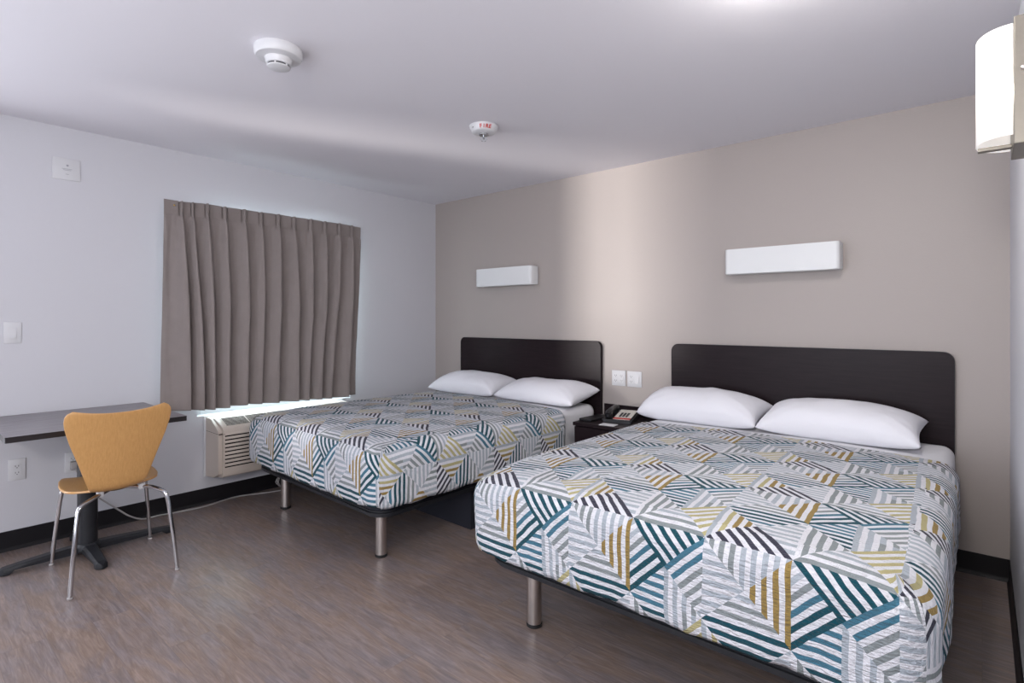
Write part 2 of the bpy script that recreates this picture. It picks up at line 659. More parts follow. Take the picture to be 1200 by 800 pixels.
# window behind the curtain: frame, mullion, pane
wt = BM()
fw = 0.045
for (y0, y1, z0, z1) in ((WY0, WY0 + fw, WZ0, WZ1), (WY1 - fw, WY1, WZ0, WZ1), (WY0 + fw, WY1 - fw, WZ0, WZ0 + fw),
                         (WY0 + fw, WY1 - fw, WZ1 - fw, WZ1), ((WY0 + WY1) / 2 - .02, (WY0 + WY1) / 2 + .02, WZ0 + fw, WZ1 - fw)):
    box(wt, XL - 0.11, XL - 0.07, y0, y1, z0, z1, 0.004)
win = struct('window_1', wt, MT['white_plastic'])
bm = BM(); box(bm, XL - 0.093, XL - 0.088, WY0 + fw, WY1 - fw, WZ0 + fw, WZ1 - fw); obj('pane', bm, MT['glass'], win)
bm = BM(); box(bm, XL - 0.07, XL + 0.001, WY0, WY1, WZ0, WZ0 + 0.008, 0.002); obj('sill', bm, MT['white_plastic'], win)

# black vinyl baseboards


def baseboard(name, pts0, pts1, nrm):
    (x0, y0), (x1, y1) = pts0, pts1
    bm = BM()
    prof = [(0, 0), (0.012, 0), (0.006, 0.012), (0.004, 0.02), (0.004, 0.108), (0.0025, 0.111), (0, 0.111)]
    t = bmesh.new()
    A, B_ = [], []
    for d, z in prof:
        A.append(t.verts.new((x0 + nrm[0] * d, y0 + nrm[1] * d, z)))
        B_.append(t.verts.new((x1 + nrm[0] * d, y1 + nrm[1] * d, z)))
    n = len(prof)
    for k in range(n):
        q = (k + 1) % n
        t.faces.new((A[k], A[q], B_[q], B_[k]))
    t.faces.new(A)
    t.faces.new(B_)
    bmesh.ops.recalc_face_normals(t, faces=t.faces[:])
    merge(bm, t)
    return struct(name, bm, MT['base'])


baseboard('baseboard_left', (XL, DY1 + 0.07), (XL, YB), (1, 0))
baseboard('baseboard_back', (XL, YB), (XR, YB), (0, -1))
baseboard('baseboard_right', (XR, YF), (XR, YB), (-1, 0))
bm = BM()
for (y0, y1, z0, z1) in ((DY1, DY1 + 0.06, 0, 2.11), (DY0 - 0.06, DY0, 0, 2.11), (DY0, DY1, 2.05, 2.11)):
    box(bm, XL, XL + 0.014, y0, y1, z0, z1, 0.003)
struct('trim_1', bm, MT['base'])

# ---------------------------------------------------------------- beds
BED_ROT = {1: math.radians(-1.5), 2: 0.0}
HEAD_Y = 3.60


def make_bed(cx, rot, label):
    t = thing('bed', label, 'bed', (cx, HEAD_Y, 0), rot, 'beds with striped bedspreads')
    bm = BM()
    prism(bm, rrect(-0.735, 0.735, -1.905, 0.0, 0.11, 8, (1, 1, 0, 0)), 0.266, 0.300, 'z', 0.010)
    fr = obj('bed_frame', bm, MT['black_metal'], t, smooth=True, angle=35)
    bm = BM()
    lip = rrect(-0.720, 0.720, -1.89, -0.02, 0.10, 8, (1, 1, 0, 0))
    prism(bm, lip, 0.300, 0.318, 'z')
    obj('slat_deck', bm, MT['navy'], t)
    bm = BM(); box(bm, -0.56, 0.66, -1.19, -0.03, 0.0, 0.266, 0.002); obj('pedestal', bm, MT['navy'], t)
    for sx in (-0.565, 0.565):
        bm = BM(); lathe(bm, [(0.031, 0.012), (0.031, 0.267)], 32, Matrix.Translation((sx, -1.775, 0)))
        lg = obj('leg', bm, MT['steel'], t, smooth=True, angle=40)
        bm = BM(); lathe(bm, [(0.030, 0.0), (0.033, 0.003), (0.033, 0.014), (0.031, 0.016)], 32, Matrix.Translation((sx, -1.775, 0)))
        obj('foot_cap', bm, MT['rubber'], lg, smooth=True, angle=40)
    bm = BM()
    box(bm, -0.750, 0.750, -1.915, -0.005, 0.318, 0.622, 0.05, 5)
    obj('mattress', bm, MT['mattress'], t, smooth=True, angle=60)
    return t


def drape(name, mat, cx, rot, hx, yfoot, yhead, ztop, hem, R1, r2, seed, uoff=0.0, foot_open=False, thick=0.005,
          crown=0.015, amp=0.003, cell=0.016, hemfn=None, skew=0.0, sag=0.0, sqv=0.2475):
    """cloth lying over a mattress: top grid, rounded rim and hanging sides (left, foot, right); uv 'cloth' = unfolded cloth"""
    nx = max(8, int(2 * hx / cell))
    ny = max(6, int((yhead - yfoot) / cell))
    xs = [-hx + 2 * hx * i / nx for i in range(nx + 1)]
    ys = [yfoot + (yhead - yfoot) * j / ny for j in range(ny + 1)]
    border = [('L', 0, j) for j in range(ny, 0, -1)] + [('F', i, 0) for i in range(nx + 1)] + [('R', nx, j) for j in range(1, ny + 1)]

    def outline(i, j):
        p = Vector((xs[i], ys[j]))
        q = Vector((min(max(p.x, -hx + R1), hx - R1), max(p.y, yfoot + R1)))
        d = p - q
        if d.length < 1e-9:
            d = Vector((0, -1))
        d.normalize()
        return q + d * R1, d
    bm = bmesh.new()
    uvl = bm.loops.layers.uv.new('cloth')
    info = {}
    z1 = ztop - r2
    levels = []
    NS, NA = 14, 7
    for k in range(NS + 1):
        levels.append(('s', k / NS))
    for k in range(1, NA + 1):
        levels.append(('a', .5 * PI * k / NA))
    grid = []
    sd = Vector((seed * 7.3, seed * 3.1, seed * 1.7))
    for bi, (side, i, j) in enumerate(border):
        o, n = outline(i, j)
        hm = hem + (hemfn(side, o.x, o.y) if hemfn else 0)
        hm += 0.010 * noise.noise(Vector((o.x * 7, o.y * 7, seed))) + 0.005 * noise.noise(Vector((o.x * 25, o.y * 25, seed + 4)))
        colv = []
        for kind, t in levels:
            if kind == 's':
                z = hm + (z1 - hm) * t
                down = r2 * .5 * PI + (z1 - z)
                ins = 0.0
                f = (1 - t)
                d = 0.014 * f * noise.noise(Vector((o.x * 5, o.y * 5, z * 3)) + sd) + 0.004 * f * noise.noise(Vector((o.x * 19, o.y * 19, z * 9)) + sd)
                if t < 0.12:
                    d -= 0.010 * (1 - t / 0.12)
            else:
                z = z1 + r2 * math.sin(t)
                down = r2 * (.5 * PI - t)
                ins = r2 * (1 - math.cos(t))
                d = 0.0
            p = Vector((o.x, o.y)) - n * (ins - d)
            pz = z
            if t == .5 * PI and kind == 'a':
                pass
            v = bm.verts.new((p.x, p.y, pz))
            colv.append(v)
            info[v] = (side, i, j, down)
        grid.append(colv)
    inner = {}
    for bi, (side, i, j) in enumerate(border):
        inner[(i, j)] = grid[bi][-1]
    sx = (hx - r2) / hx
    y0i = yfoot + r2
    top = {}
    for i in range(nx + 1):
        for j in range(ny + 1):
            if (i, j) in inner:
                top[(i, j)] = inner[(i, j)]
                continue
            x = xs[i] * sx
            y = y0i + (yhead - y0i) * (j / ny)
            p = Vector((x, y))
            top[(i, j)] = bm.verts.new((x, y, ztop))
    for (i, j), v in top.items():
        ex = 1 - (abs(v.co.x) / (hx - r2)) ** 2
        fy = min(1.0, (v.co.y - y0i) / 0.35)
        v.co.z += crown * max(0, ex) * (0.25 + 0.75 * max(0, fy))
        v.co.z += amp * (noise.noise(Vector((v.co.x * 4, v.co.y * 9, seed))) + 0.6 * noise.noise(Vector((v.co.x * 11, v.co.y * 22, seed + 9)))) * min(1, 6 * ex + .1)
    topz = {}
    for v in bm.verts:
        topz[v] = v.co.copy()
    bm.verts.index_update()

    def topuv(v):
        x, y = topz[v].x, topz[v].y
        vv = (y - y0i) + r2 * 0.733
        uu = x + skew * vv
        return ((uu - uoff) / SQ, vv / sqv)

    def panuv(v, panel):
        side, i, j, down = info[v]
        if panel == 'F':
            vd = r2 * 0.733 - down
            return ((xs[i] - uoff) / SQ, vd / (sqv if vd > 0 else SQ))
        s = -1 if panel == 'L' else 1
        yv = y0i + (yhead - y0i) * (j / ny)
        vv = (yv - y0i) + r2 * 0.733
        return ((s * (hx - r2 + down) + skew * vv - uoff) / SQ, vv / sqv)
    for i in range(nx):
        for j in range(ny):
            vs = [top[(i, j)], top[(i + 1, j)], top[(i + 1, j + 1)], top[(i, j + 1)]]
            if len(set(vs)) < 4:
                continue
            f = bm.faces.new(vs)
            f.smooth = True
            for lp in f.loops:
                lp[uvl].uv = topuv(lp.vert)
    for bi in range(len(border) - 1):
        s0, s1 = border[bi][0], border[bi + 1][0]
        pan = 'L' if s0 == 'L' else ('R' if s1 == 'R' else 'F')
        if foot_open and pan == 'F':
            continue
        for k in range(len(levels) - 1):
            f = bm.faces.new((grid[bi][k], grid[bi + 1][k], grid[bi + 1][k + 1], grid[bi][k + 1]))
            f.smooth = True
            for lp in f.loops:
                lp[uvl].uv = panuv(lp.vert, pan)
    bmesh.ops.delete(bm, geom=[v for v in bm.verts if not v.link_faces], context='VERTS')
    bmesh.ops.recalc_face_normals(bm, faces=bm.faces[:])
    def sst(t):
        t = min(1, max(0, t))
        return t * t * (3 - 2 * t)
    for v in bm.verts:
        k = sst((abs(v.co.x) - 0.50) / 0.30) * sst((yfoot + 0.40 - v.co.y) / 0.38) * sst((v.co.z - hem) / (ztop - hem))
        v.co.z -= sag * k
    # make sure normals point up/out
    up = sum(f.normal.z * f.calc_area() for f in bm.faces if abs(f.normal.z) > .9)
    if up < 0:
        bmesh.ops.reverse_faces(bm, faces=bm.faces[:])
    o = obj(name, bm, mat)
    for p in o.data.polygons:
        p.use_smooth = True
    md = o.modifiers.new('thickness', 'SOLIDIFY')
    md.thickness = thick
    md.offset = -1
    o.location = (cx, HEAD_Y, 0)
    o.rotation_euler = (0, 0, rot)
    return o


CX1, CX2 = -3.02, -0.878
bed1 = make_bed(CX1, BED_ROT[1], 'far bed on steel legs nearest the curtained window, with a dark pedestal under it')
bed2 = make_bed(CX2, BED_ROT[2], 'near bed on steel legs in the foreground, closest to the right wall')
for cx, k, who in ((CX1, 1, 'far bed by the window'), (CX2, 2, 'near bed by the right wall')):
    o = drape('bed_sheet', MT['sheet'], cx, BED_ROT[k], 0.772, -0.80, -0.004, 0.645, 0.345, 0.06, 0.055, 3 + k,
              foot_open=True, thick=0.004, crown=0.008, amp=0.002)
    tag(o, 'white sheet showing at the head of the ' + who, 'sheet', 'white sheets')


def hem1(side, x, y):
    if side == 'F':
        return -0.005 + 0.02 * max(0, (x - 0.55) / 0.25)
    return -0.002


def hem2(side, x, y):
    if side == 'F':
        return 0.0
    return 0.01


q1 = drape('bedspread', MT['quilt'], CX1, BED_ROT[1], 0.797, -1.955, -0.40, 0.654, 0.335, 0.10, 0.085, 11, uoff=0.154,
           crown=0.018, hemfn=hem1, skew=0.0, sqv=0.213, sag=0.024)
tag(q1, 'patchwork striped quilted bedspread on the far bed beside the window', 'bedspread', 'striped patchwork bedspreads')
q2 = drape('bedspread', MT['quilt'], CX2, BED_ROT[2], 0.803, -1.955, -0.45, 0.654, 0.325, 0.10, 0.085, 23, uoff=0.483,
           crown=0.018, hemfn=hem2, skew=0.045, sqv=0.2305, sag=0.024)
tag(q2, 'patchwork striped quilted bedspread on the near bed in the foreground', 'bedspread', 'striped patchwork bedspreads')


def pillow(name, loc, rotz, tilt, w, d, h, seed, label, exl=3.2, exr=3.2):
    bm = bmesh.new()
    n, m_ = 56, 36
    lay = []
    for s in (1, -1):
        g = []
        for i in range(n + 1):
            r = []
            for j in range(m_ + 1):
                x = -1 + 2 * i / n
                y = -1 + 2 * j / m_
                x = math.sin(x * PI / 2) * 0.35 + x * 0.65
                y = math.sin(y * PI / 2) * 0.35 + y * 0.65
                tx = max(0.0, 1 - abs(x) ** (exl if x < 0 else exr))
                ty = max(0.0, 1 - abs(y) ** 2.2)
                hh = (tx * ty) ** 0.44
                px = x * (1 - 0.055 * (1 - y * y)) * w / 2
                py = y * (1 - 0.10 * (1 - x * x)) * d / 2
                lump = 0.10 * noise.noise(Vector((px * 4, py * 5, seed))) + 0.05 * noise.noise(Vector((px * 11, py * 13, seed + s)))
                # creases running out of the corners
                cr = 0.05 * math.sin(18 * (abs(x) - abs(y)) + seed) * (abs(x) * abs(y)) ** 1.2
                if s > 0:
                    z = h * 0.60 * hh * (1 + lump + cr)
                else:
                    z = -h * 0.40 * min(1, hh * 1.25) * (1 + 0.3 * lump)
                droop = -0.05 * h * (abs(x) ** 3 + abs(y) ** 3)
                r.append((px, py, z + droop * (1 if s > 0 else 1)))
            g.append(r)
        lay.append(g)
    vt = [[bm.verts.new(p) for p in r] for r in lay[0]]
    vb = []
    for i in range(n + 1):
        r = []
        for j in range(m_ + 1):
            if i in (0, n) or j in (0, m_):
                r.append(vt[i][j])
            else:
                r.append(bm.verts.new(lay[1][i][j]))
        vb.append(r)
    for i in range(n):
        for j in range(m_):
            bm.faces.new((vt[i][j], vt[i + 1][j], vt[i + 1][j + 1], vt[i][j + 1]))
            bm.faces.new((vb[i][j], vb[i][j + 1], vb[i + 1][j + 1], vb[i + 1][j]))
    o = obj(name, bm, MT['pillow'], smooth=True)
    o.location = loc
    o.rotation_euler = (tilt, 0, rotz)
    return tag(o, label, 'pillow', 'white pillows at the heads of the beds')


PZ = 0.652
pillow('pillow', (-3.395, 3.418, PZ + 0.086), 0.03, 0.20, 0.76, 0.37, 0.165, 1, 'left white pillow on the far bed, nearest the room corner', 2.8, 3.2)
pillow('pillow', (-2.595, 3.416, PZ + 0.084), -0.03, 0.20, 0.78, 0.37, 0.150, 2, 'right white pillow on the far bed, beside the nightstand', 3.2, 4.5)
pillow('pillow', (-1.345, 3.422, PZ + 0.090), -0.02, 0.20, 0.75, 0.36, 0.185, 3, 'left white pillow on the near bed, closest to the phone', 6.0, 3.0)
pillow('pillow', (-0.595, 3.418, PZ + 0.090), -0.02, 0.20, 0.76, 0.37, 0.180, 4, 'right white pillow on the near bed, with a pointed corner', 3.0, 2.8)

# ---------------------------------------------------------------- headboards (on the wall)
for x0, x1, lab in ((-3.751, -2.215, 'dark espresso headboard panel behind the far bed'),
                    (-1.644, -0.107, 'dark espresso headboard panel behind the near bed, right of the outlets')):
    t = thing('headboard', lab, 'headboard', ((x0 + x1) / 2, YB, 0.30), 0, 'espresso headboards')
    hw = (x1 - x0) / 2
    bm = BM()
    prism(bm, rrect(-hw, hw, 0, 0.828, 0.05, 8, (0, 0, 1, 1)), -0.030, -0.001, 'y', 0.0)
    obj('panel', bm, MT['espresso'], t, smooth=True, angle=30)
    bm = BM()
    ol = rrect(-hw, hw, 0, 0.828, 0.05, 8, (0, 0, 1, 1))
    il = rrect(-hw + 0.003, hw - 0.003, 0.003, 0.825, 0.047, 8, (0, 0, 1, 1))
    tt = bmesh.new()
    yb0, yb1 = -0.0325, -0.0305
    A = [tt.verts.new((u, yb0, v)) for u, v in ol]
    B_ = [tt.verts.new((u, yb0, v)) for u, v in il]
    A2 = [tt.verts.new((u, yb1, v)) for u, v in ol]
    B2 = [tt.verts.new((u, yb1, v)) for u, v in il]
    for k in range(len(ol)):
        q = (k + 1) % len(ol)
        tt.faces.new((A[k], A[q], B_[q], B_[k]))
        tt.faces.new((A[k], A2[k], A2[q], A[q]))
        tt.faces.new((B_[k], B_[q], B2[q], B2[k]))
        tt.faces.new((A2[k], B2[k], B2[q], A2[q]))
    bmesh.ops.recalc_face_normals(tt, faces=tt.faces[:])
    merge(bm, tt)
    obj('edge_band', bm, MT['base'], t)

# ---------------------------------------------------------------- wall lamps over the beds (unlit white boxes)
for x0, z0, z1, lab in ((-3.478, 1.589, 1.745, 'white box wall lamp above the far bed'),
                        (-1.250, 1.583, 1.741, 'white box wall lamp above the near bed')):
    t = thing('wall_lamp', lab, 'lamp', (x0 + 0.32, YB, z0), 0, 'white box wall lamps')
    bm = BM()
    prism(bm, rrect(-0.32, 0.32, -0.112, -0.012, 0.022, 6, (1, 1, 0, 0)), 0, z1 - z0, 'z', 0.003)
    obj('lamp_shade', bm, MT['lamp_white'], t, smooth=True, angle=35)
    bm = BM(); box(bm, -0.30, 0.30, -0.012, -0.001, 0.012, z1 - z0 - 0.012, 0.002); obj('back_plate', bm, MT['white_plastic'], t)

# ---------------------------------------------------------------- nightstand
ns = thing('nightstand', 'dark espresso wall nightstand between the two beds with a raised back ledge', 'nightstand', (-1.93, YB, 0))
bm = BM()
box(bm, -0.225, 0.225, -0.465, -0.016, 0.14, 0.560, 0.002)
obj('cabinet', bm, MT['espresso'], ns)
bm = BM(); box(bm, -0.232, 0.232, -0.487, -0.016, 0.561, 0.585, 0.003); obj('top', bm, MT['espresso'], ns)
bm = BM(); box(bm, -0.265, 0.265, -0.015, -0.001, 0.54, 0.655, 0.003); obj('back_ledge', bm, MT['espresso'], ns)
bm = BM(); box(bm, -0.220, 0.220, -0.4845, -0.466, 0.39, 0.556, 0.003); dr = obj('drawer', bm, MT['espresso'], ns)
bm = BM(); tube(bm, [(-0.05, -0.486, 0.47), (-0.05, -0.505, 0.47), (0.05, -0.505, 0.47), (0.05, -0.486, 0.47)], 0.004, 8); obj('handle', bm, MT['steel'], dr, smooth=True, angle=50)

# ---------------------------------------------------------------- phone, card, folder
ph = thing('telephone', 'black desk telephone with a pale keypad face on the nightstand', 'telephone', (-1.93, 3.43, 0.5855), math.radians(14))
bm = BM()
prism(bm, [(-0.12, 0.0), (0.11, 0.0), (0.11, 0.055), (-0.12, 0.022)], -0.10, 0.10, 'x', 0.006)
obj('body', bm, MT['phone'], ph, smooth=True, angle=30)
tm = Matrix.Translation((0.028, -0.005, 0.0435)) @ Matrix.Rotation(math.atan2(0.033, 0.23), 4, 'X')
bm = BM(); box(bm, -0.055, 0.062, -0.112, 0.105, -0.003, 0.0015, 0.001, mtx=tm); fp = obj('keypad_face', bm, MT['face'], ph)
bm = BM(); box(bm, -0.055, 0.062, -0.112, -0.084, 0.0005, 0.0028, 0.0005, mtx=tm); obj('red_strip', bm, MT['red'], fp)
for r_ in range(4):
    for c_ in range(3):
        bm = BM(); box(bm, -0.030 + c_ * 0.023, -0.014 + c_ * 0.023, -0.060 + r_ * 0.024, -0.046 + r_ * 0.024, 0.0005, 0.005, 0.001, mtx=tm)
        obj('key', bm, MT['phone'], fp)
bm = BM()
tube(bm, [(-0.066, -0.105, 0.048), (-0.066, -0.085, 0.062), (-0.066, -0.03, 0.073), (-0.066, 0.03, 0.078), (-0.066, 0.085, 0.078), (-0.066, 0.108, 0.068)],
     [0.020, 0.024] + [0.018] * 3 + [0.024], 14)
for (yy, zz) in ((-0.085, 0.045), (0.09, 0.058)):
    lathe(bm, [(0.021, -0.016), (0.026, -0.010), (0.026, 0.012), (0.018, 0.018)], 24, Matrix.Translation((-0.066, yy, zz)))
obj('handset', bm, MT['phone'], ph, smooth=True, angle=50)
bm = BM()
cp = []
for k in range(90):
    tt_ = k / 89
    a_ = tt_ * 26 * PI
    cp.append((-0.110 - 0.008 * math.sin(tt_ * PI) + 0.006 * math.cos(a_), -0.10 + 0.17 * tt_, 0.010 + 0.006 * math.sin(a_)))
tube(bm, cp, 0.0016, 6)
obj('coiled_cord', bm, MT['phone'], ph, smooth=True)
bm = BM(); box(bm, -0.055, 0.055, -0.040, 0.040, 0, 0.0012); cd = obj('card', bm, MT['paper'])
cd.location = (-1.915, 3.228, 0.5852); cd.rotation_euler = (0, 0, math.radians(8))
tag(cd, 'white paper card lying in front of the telephone on the nightstand', 'card')
bm = BM(); box(bm, -0.05, 0.05, -0.12, 0.12, 0, 0.016, 0.004); cd = obj('folder', bm, MT['phone'])
cd.location = (-2.100, 3.355, 0.5853); cd.rotation_euler = (0, 0, math.radians(-4))
tag(cd, 'thin black folder lying left of the telephone on the nightstand', 'folder')

# ---------------------------------------------------------------- wall plates


def wall_plate(name, label, cat, loc, rotz, w_, h_, group=None):
    """local frame: plate in the x-z plane, front towards -y"""
    t = thing(name, label, cat, loc, rotz, group)
    bm = BM(); box(bm, -w_ / 2, w_ / 2, -0.007, -0.0005, -h_ / 2, h_ / 2, 0.0025, 2); obj('plate', bm, MT['white_plastic'], t, smooth=True, angle=40)
    return t


def receptacle(t, cx, cz=0.0):
    bm = BM()
    prism(bm, rrect(cx - 0.017, cx + 0.017, cz - 0.033, cz + 0.033, 0.004, 3), -0.0095, -0.0071, 'y', 0.0006)
    r = obj('receptacle', bm, MT['white_plastic'], t)
    for s in (-1, 1):
        c = cz + s * 0.0185
        for x0, x1 in ((-0.008, -0.0055), (0.0055, 0.008)):
            bm = BM(); box(bm, cx + x0, cx + x1, -0.0101, -0.0094, c - 0.002, c + 0.0065)
            obj('slot', bm, MT['slot'], r)
        bm = BM(); lathe(bm, [(0.0025, 0), (0.0025, 0.0007)], 10, Matrix.Translation((cx, -0.0094, c - 0.0075)) @ Matrix.Rotation(PI / 2, 4, 'X'))
        obj('slot', bm, MT['slot'], r)


def rocker(t, cx):
    bm = BM()
    prism(bm, rrect(cx - 0.017, cx + 0.017, -0.033, 0.033, 0.003, 3), -0.009, -0.0071, 'y', 0.0006)
    r = obj('bezel', bm, MT['white_plastic'], t)
    bm = BM()
    prism(bm, [(-0.0092, -0.029), (-0.0145, -0.029), (-0.0100, 0.029), (-0.0092, 0.029)], cx - 0.0135, cx + 0.0135, 'x')
    obj('rocker', bm, MT['white_plastic'], r)


LROT = PI / 2          # plates on the left wall face +x
t = wall_plate('outlet', 'white double outlet plate low on the left wall under the desk\'s left end', 'outlet', (XL, 0.524, 0.449), LROT, 0.075, 0.120)
receptacle(t, 0)
t = wall_plate('outlet', 'white outlet plate on the left wall behind the chair back, with a plug in it', 'outlet', (XL, 0.775, 0.443), LROT, 0.075, 0.120)
receptacle(t, 0)
t = wall_plate('light_switch', 'white rocker light switch on the left wall above the desk', 'switch', (XL, 0.506, 1.222), LROT, 0.075, 0.120)
rocker(t, 0)
t = wall_plate('outlet', 'white two-gang wall plate nearest the far bed, above the nightstand', 'outlet', (-2.074, YB, 0.855), 0, 0.116, 0.116, 'two-gang plates above the nightstand')
receptacle(t, -0.024); receptacle(t, 0.024)
t = wall_plate('outlet', 'white two-gang wall plate nearest the near bed\'s headboard, above the nightstand', 'outlet', (-1.944, YB, 0.855), 0, 0.116, 0.116, 'two-gang plates above the nightstand')
receptacle(t, -0.024); rocker(t, 0.024)
# square sign plate near the ceiling
t = wall_plate('wall_sounder', 'square white notification plate high on the left wall', 'alarm plate', (XL, 0.745, 2.191), LROT, 0.132, 0.127)
bm = BM()
lathe(bm, [(0.006, 0), (0.006, 0.0012)], 16, Matrix.Translation((0.004, -0.0068, 0.022)) @ Matrix.Rotation(PI / 2, 4, 'X'))
obj('indicator', bm, MT['grey_mark'], t)
for (a_, b_, zz) in ((-0.022, 0.026, 0.001), (-0.016, 0.020, -0.006), (-0.004, 0.010, -0.030)):
    bm = BM(); box(bm, a_, b_, -0.0078, -0.0069, zz - 0.0012, zz + 0.0012)
    obj('print_line', bm, MT['grey_mark'], t)

# ---------------------------------------------------------------- power cord with plug
pc = thing('power_cord', 'grey power cord running from the outlet behind the chair along the baseboard to a coil', 'cord', (XL + 0.02, 0.775, 0.40))
lx, ly, lz = pc.location
bm = BM(); box(bm, XL + 0.012 - lx, XL + 0.042 - lx, 0.758 - ly, 0.792 - ly, 0.400 - lz, 0.450 - lz, 0.006, 2)
obj('plug', bm, MT['cord'], pc, smooth=True, angle=50)
path = [(-4.100, 0.782, 0.405), (-4.100, 0.800, 0.36), (-4.105, 0.835, 0.28), (-4.112, 0.885, 0.215), (-4.112, 0.945, 0.155), (-4.112, 1.005, 0.095),
        (-4.108, 1.060, 0.045), (-4.105, 1.13, 0.010), (-4.112, 1.22, 0.006), (-4.080, 1.36, 0.006), (-4.072, 1.49, 0.006), (-4.105, 1.62, 0.006),
        (-4.112, 1.74, 0.006), (-4.035, 1.94, 0.006), (-4.010, 2.05, 0.006)]
bm = BM(); tube(bm, [(x - lx, y - ly, z - lz) for x, y, z in path], 0.0050, 10, 8)
obj('cable', bm, MT['cord'], pc, smooth=True)
cp = []
for k in range(61):
    a_ = 2 * PI * 2.6 * k / 60
    cp.append((-4.055 + 0.010 * math.sin(a_ * 0.7) - lx, 2.045 + (0.055 + 0.006 * math.sin(k)) * math.cos(a_) - ly, 0.068 + (0.046 + 0.006 * math.cos(1.7 * k)) * math.sin(a_) - lz))
bm = BM(); tube(bm, cp, 0.0050, 8)
obj('coil', bm, MT['cord'], pc, smooth=True)

# ---------------------------------------------------------------- curtain
TOPY = [1.233, 1.336, 1.402, 1.495, 1.611, 1.746, 1.869, 1.999, 2.122, 2.264, 2.385, 2.518, 2.636, 2.727]
BOTY = [1.213, 1.354, 1.443, 1.510, 1.604, 1.721, 1.831, 1.959, 2.108, 2.206, 2.308, 2.400, 2.560, 2.676]
ZT = [2.086, 2.084, 2.088, 2.094, 2.090, 2.092, 2.091, 2.094, 2.092, 2.094, 2.092, 2.094, 2.090, 2.085]
ZB = [0.697, 0.690, 0.682, 0.676, 0.678, 0.684, 0.676, 0.672, 0.668, 0.664, 0.660, 0.655, 0.652, 0.655]
XC = -4.060
ct = thing('curtain', 'taupe pinch-pleated curtain covering the window above the air conditioner', 'curtain', (XC, 1.97, 0.66))
bm = bmesh.new()
NSEG, NZ = 34, 120
cols = []
rnd = random.Random(5)
ampv = [0.75 + 0.5 * rnd.random() for _ in TOPY]
skv = [rnd.uniform(0.25, 0.75) for _ in TOPY]
us = []
for k in range(len(TOPY) - 1):
    for q in range(NSEG):
        us.append(k + q / NSEG)
us.append(len(TOPY) - 1)


def lerp(A, u):
    k = min(int(u), len(A) - 2)
    return A[k] + (A[k + 1] - A[k]) * (u - k)


for u in us:
    k = min(int(u), len(TOPY) - 2)
    f = u - k
    colv = []
    for zi in range(NZ + 1):
        s = zi / NZ           # 0 top, 1 bottom
        e = s * s * (3 - 2 * s)
        y = lerp(TOPY, u) * (1 - e) + lerp(BOTY, u) * e
        zt, zb = lerp(ZT, u), lerp(ZB, u)
        z = zt + (zb - zt) * s
        d = zt - z
        # ridge (pleat) width grows downwards below the 0.11 m pinched heading
        g = min(1, max(0, (d - 0.085) / 0.60)) ** 0.8
        wd = 0.055 + 0.255 * g ** 0.7
        am = 0.024 + 0.034 * g
        dep = 0
        for kk in (k, k + 1):
            if 0 < kk < len(TOPY) - 1:
                dist = u - kk
                ww = wd * (0.62 if dist > 0 else 1.35) if g > 0 else wd
                prof = math.exp(-(abs(dist) / ww) ** 2.4)
                a_ = am * (0.7 + 0.5 * ampv[kk])
                dep += a_ * prof
                if d < 0.14:      # pinched pleat: narrow upright ridges with tight grooves beside them
                    fd_ = 1 if d < 0.09 else (0.14 - d) / 0.05
                    dep -= fd_ * 0.020 * math.exp(-((abs(dist) - 0.095) / 0.035) ** 2)
                    dep -= fd_ * 0.009 * math.exp(-(abs(dist) / 0.016) ** 2)
                # folds lean towards the far side, hiding their own valley
                y += 0.016 * prof * g * (0.3 + 1.2 * skv[kk])
        if d > 0.1:
            dep += 0.010 * noise.noise(Vector((y * 16, z * 1.4, 3.0))) + 0.004 * noise.noise(Vector((y * 40, z * 5, 9.0)))
            # pull wrinkles under the heading
            dep += 0.006 * math.exp(-((d - 0.2) / 0.12) ** 2) * noise.noise(Vector((y * 22, z * 9, 5.0)))
        edge = min(u, len(TOPY) - 1 - u)
        x = dep
        colv.append(bm.verts.new((x, y - 1.97, z - 0.66)))
    cols.append(colv)
for a_, b_ in zip(cols, cols[1:]):
    for zi in range(NZ):
        bm.faces.new((a_[zi], a_[zi + 1], b_[zi + 1], b_[zi]))
bmesh.ops.recalc_face_normals(bm, faces=bm.faces[:])
if sum(f.normal.x for f in bm.faces) < 0:
    bmesh.ops.reverse_faces(bm, faces=bm.faces[:])
co = obj('cloth', bm, None, ct, smooth=True, mats=[MT['curtain'], MT['lining']])
md = co.modifiers.new('thickness', 'SOLIDIFY'); md.thickness = 0.003; md.offset = -1; md.material_offset = 1
# stitched hem line and heading line are thin raised seams
for nm, zz in (('heading_seam', 0.100), ('hem_seam', None)):
    bm = bmesh.new()
    me = co.data
    pts = []
    for c_i, u in enumerate(us):
        zi = int(NZ * (zz / 1.41)) if zz else int(NZ * 0.955)
        v = me.vertices[c_i * (NZ + 1) + zi].co
        pts.append(Vector((v.x + 0.0012, v.y, v.z)))
    for p, q in zip(pts, pts[1:]):
        a_ = [bm.verts.new(p + Vector((dx, 0, dz))) for dx, dz in ((0, -0.001), (0.0008, 0), (0, 0.001))]
        b_ = [bm.verts.new(q + Vector((dx, 0, dz))) for dx, dz in ((0, -0.001), (0.0008, 0), (0, 0.001))]
        for i in range(2):
            bm.faces.new((a_[i], a_[i + 1], b_[i + 1], b_[i]))
    obj(nm, bm, MT['curtain'], ct)
bm = BM(); lathe(bm, [(0.0, 0.003), (0.005, 0.002), (0.006, 0.0)], 14, Matrix.Translation((0.002, 1.293 - 1.97, 2.052 - 0.66)) @ Matrix.Rotation(PI / 2, 4, 'Y'))
obj('snap', bm, MT['brass'], ct, smooth=True)
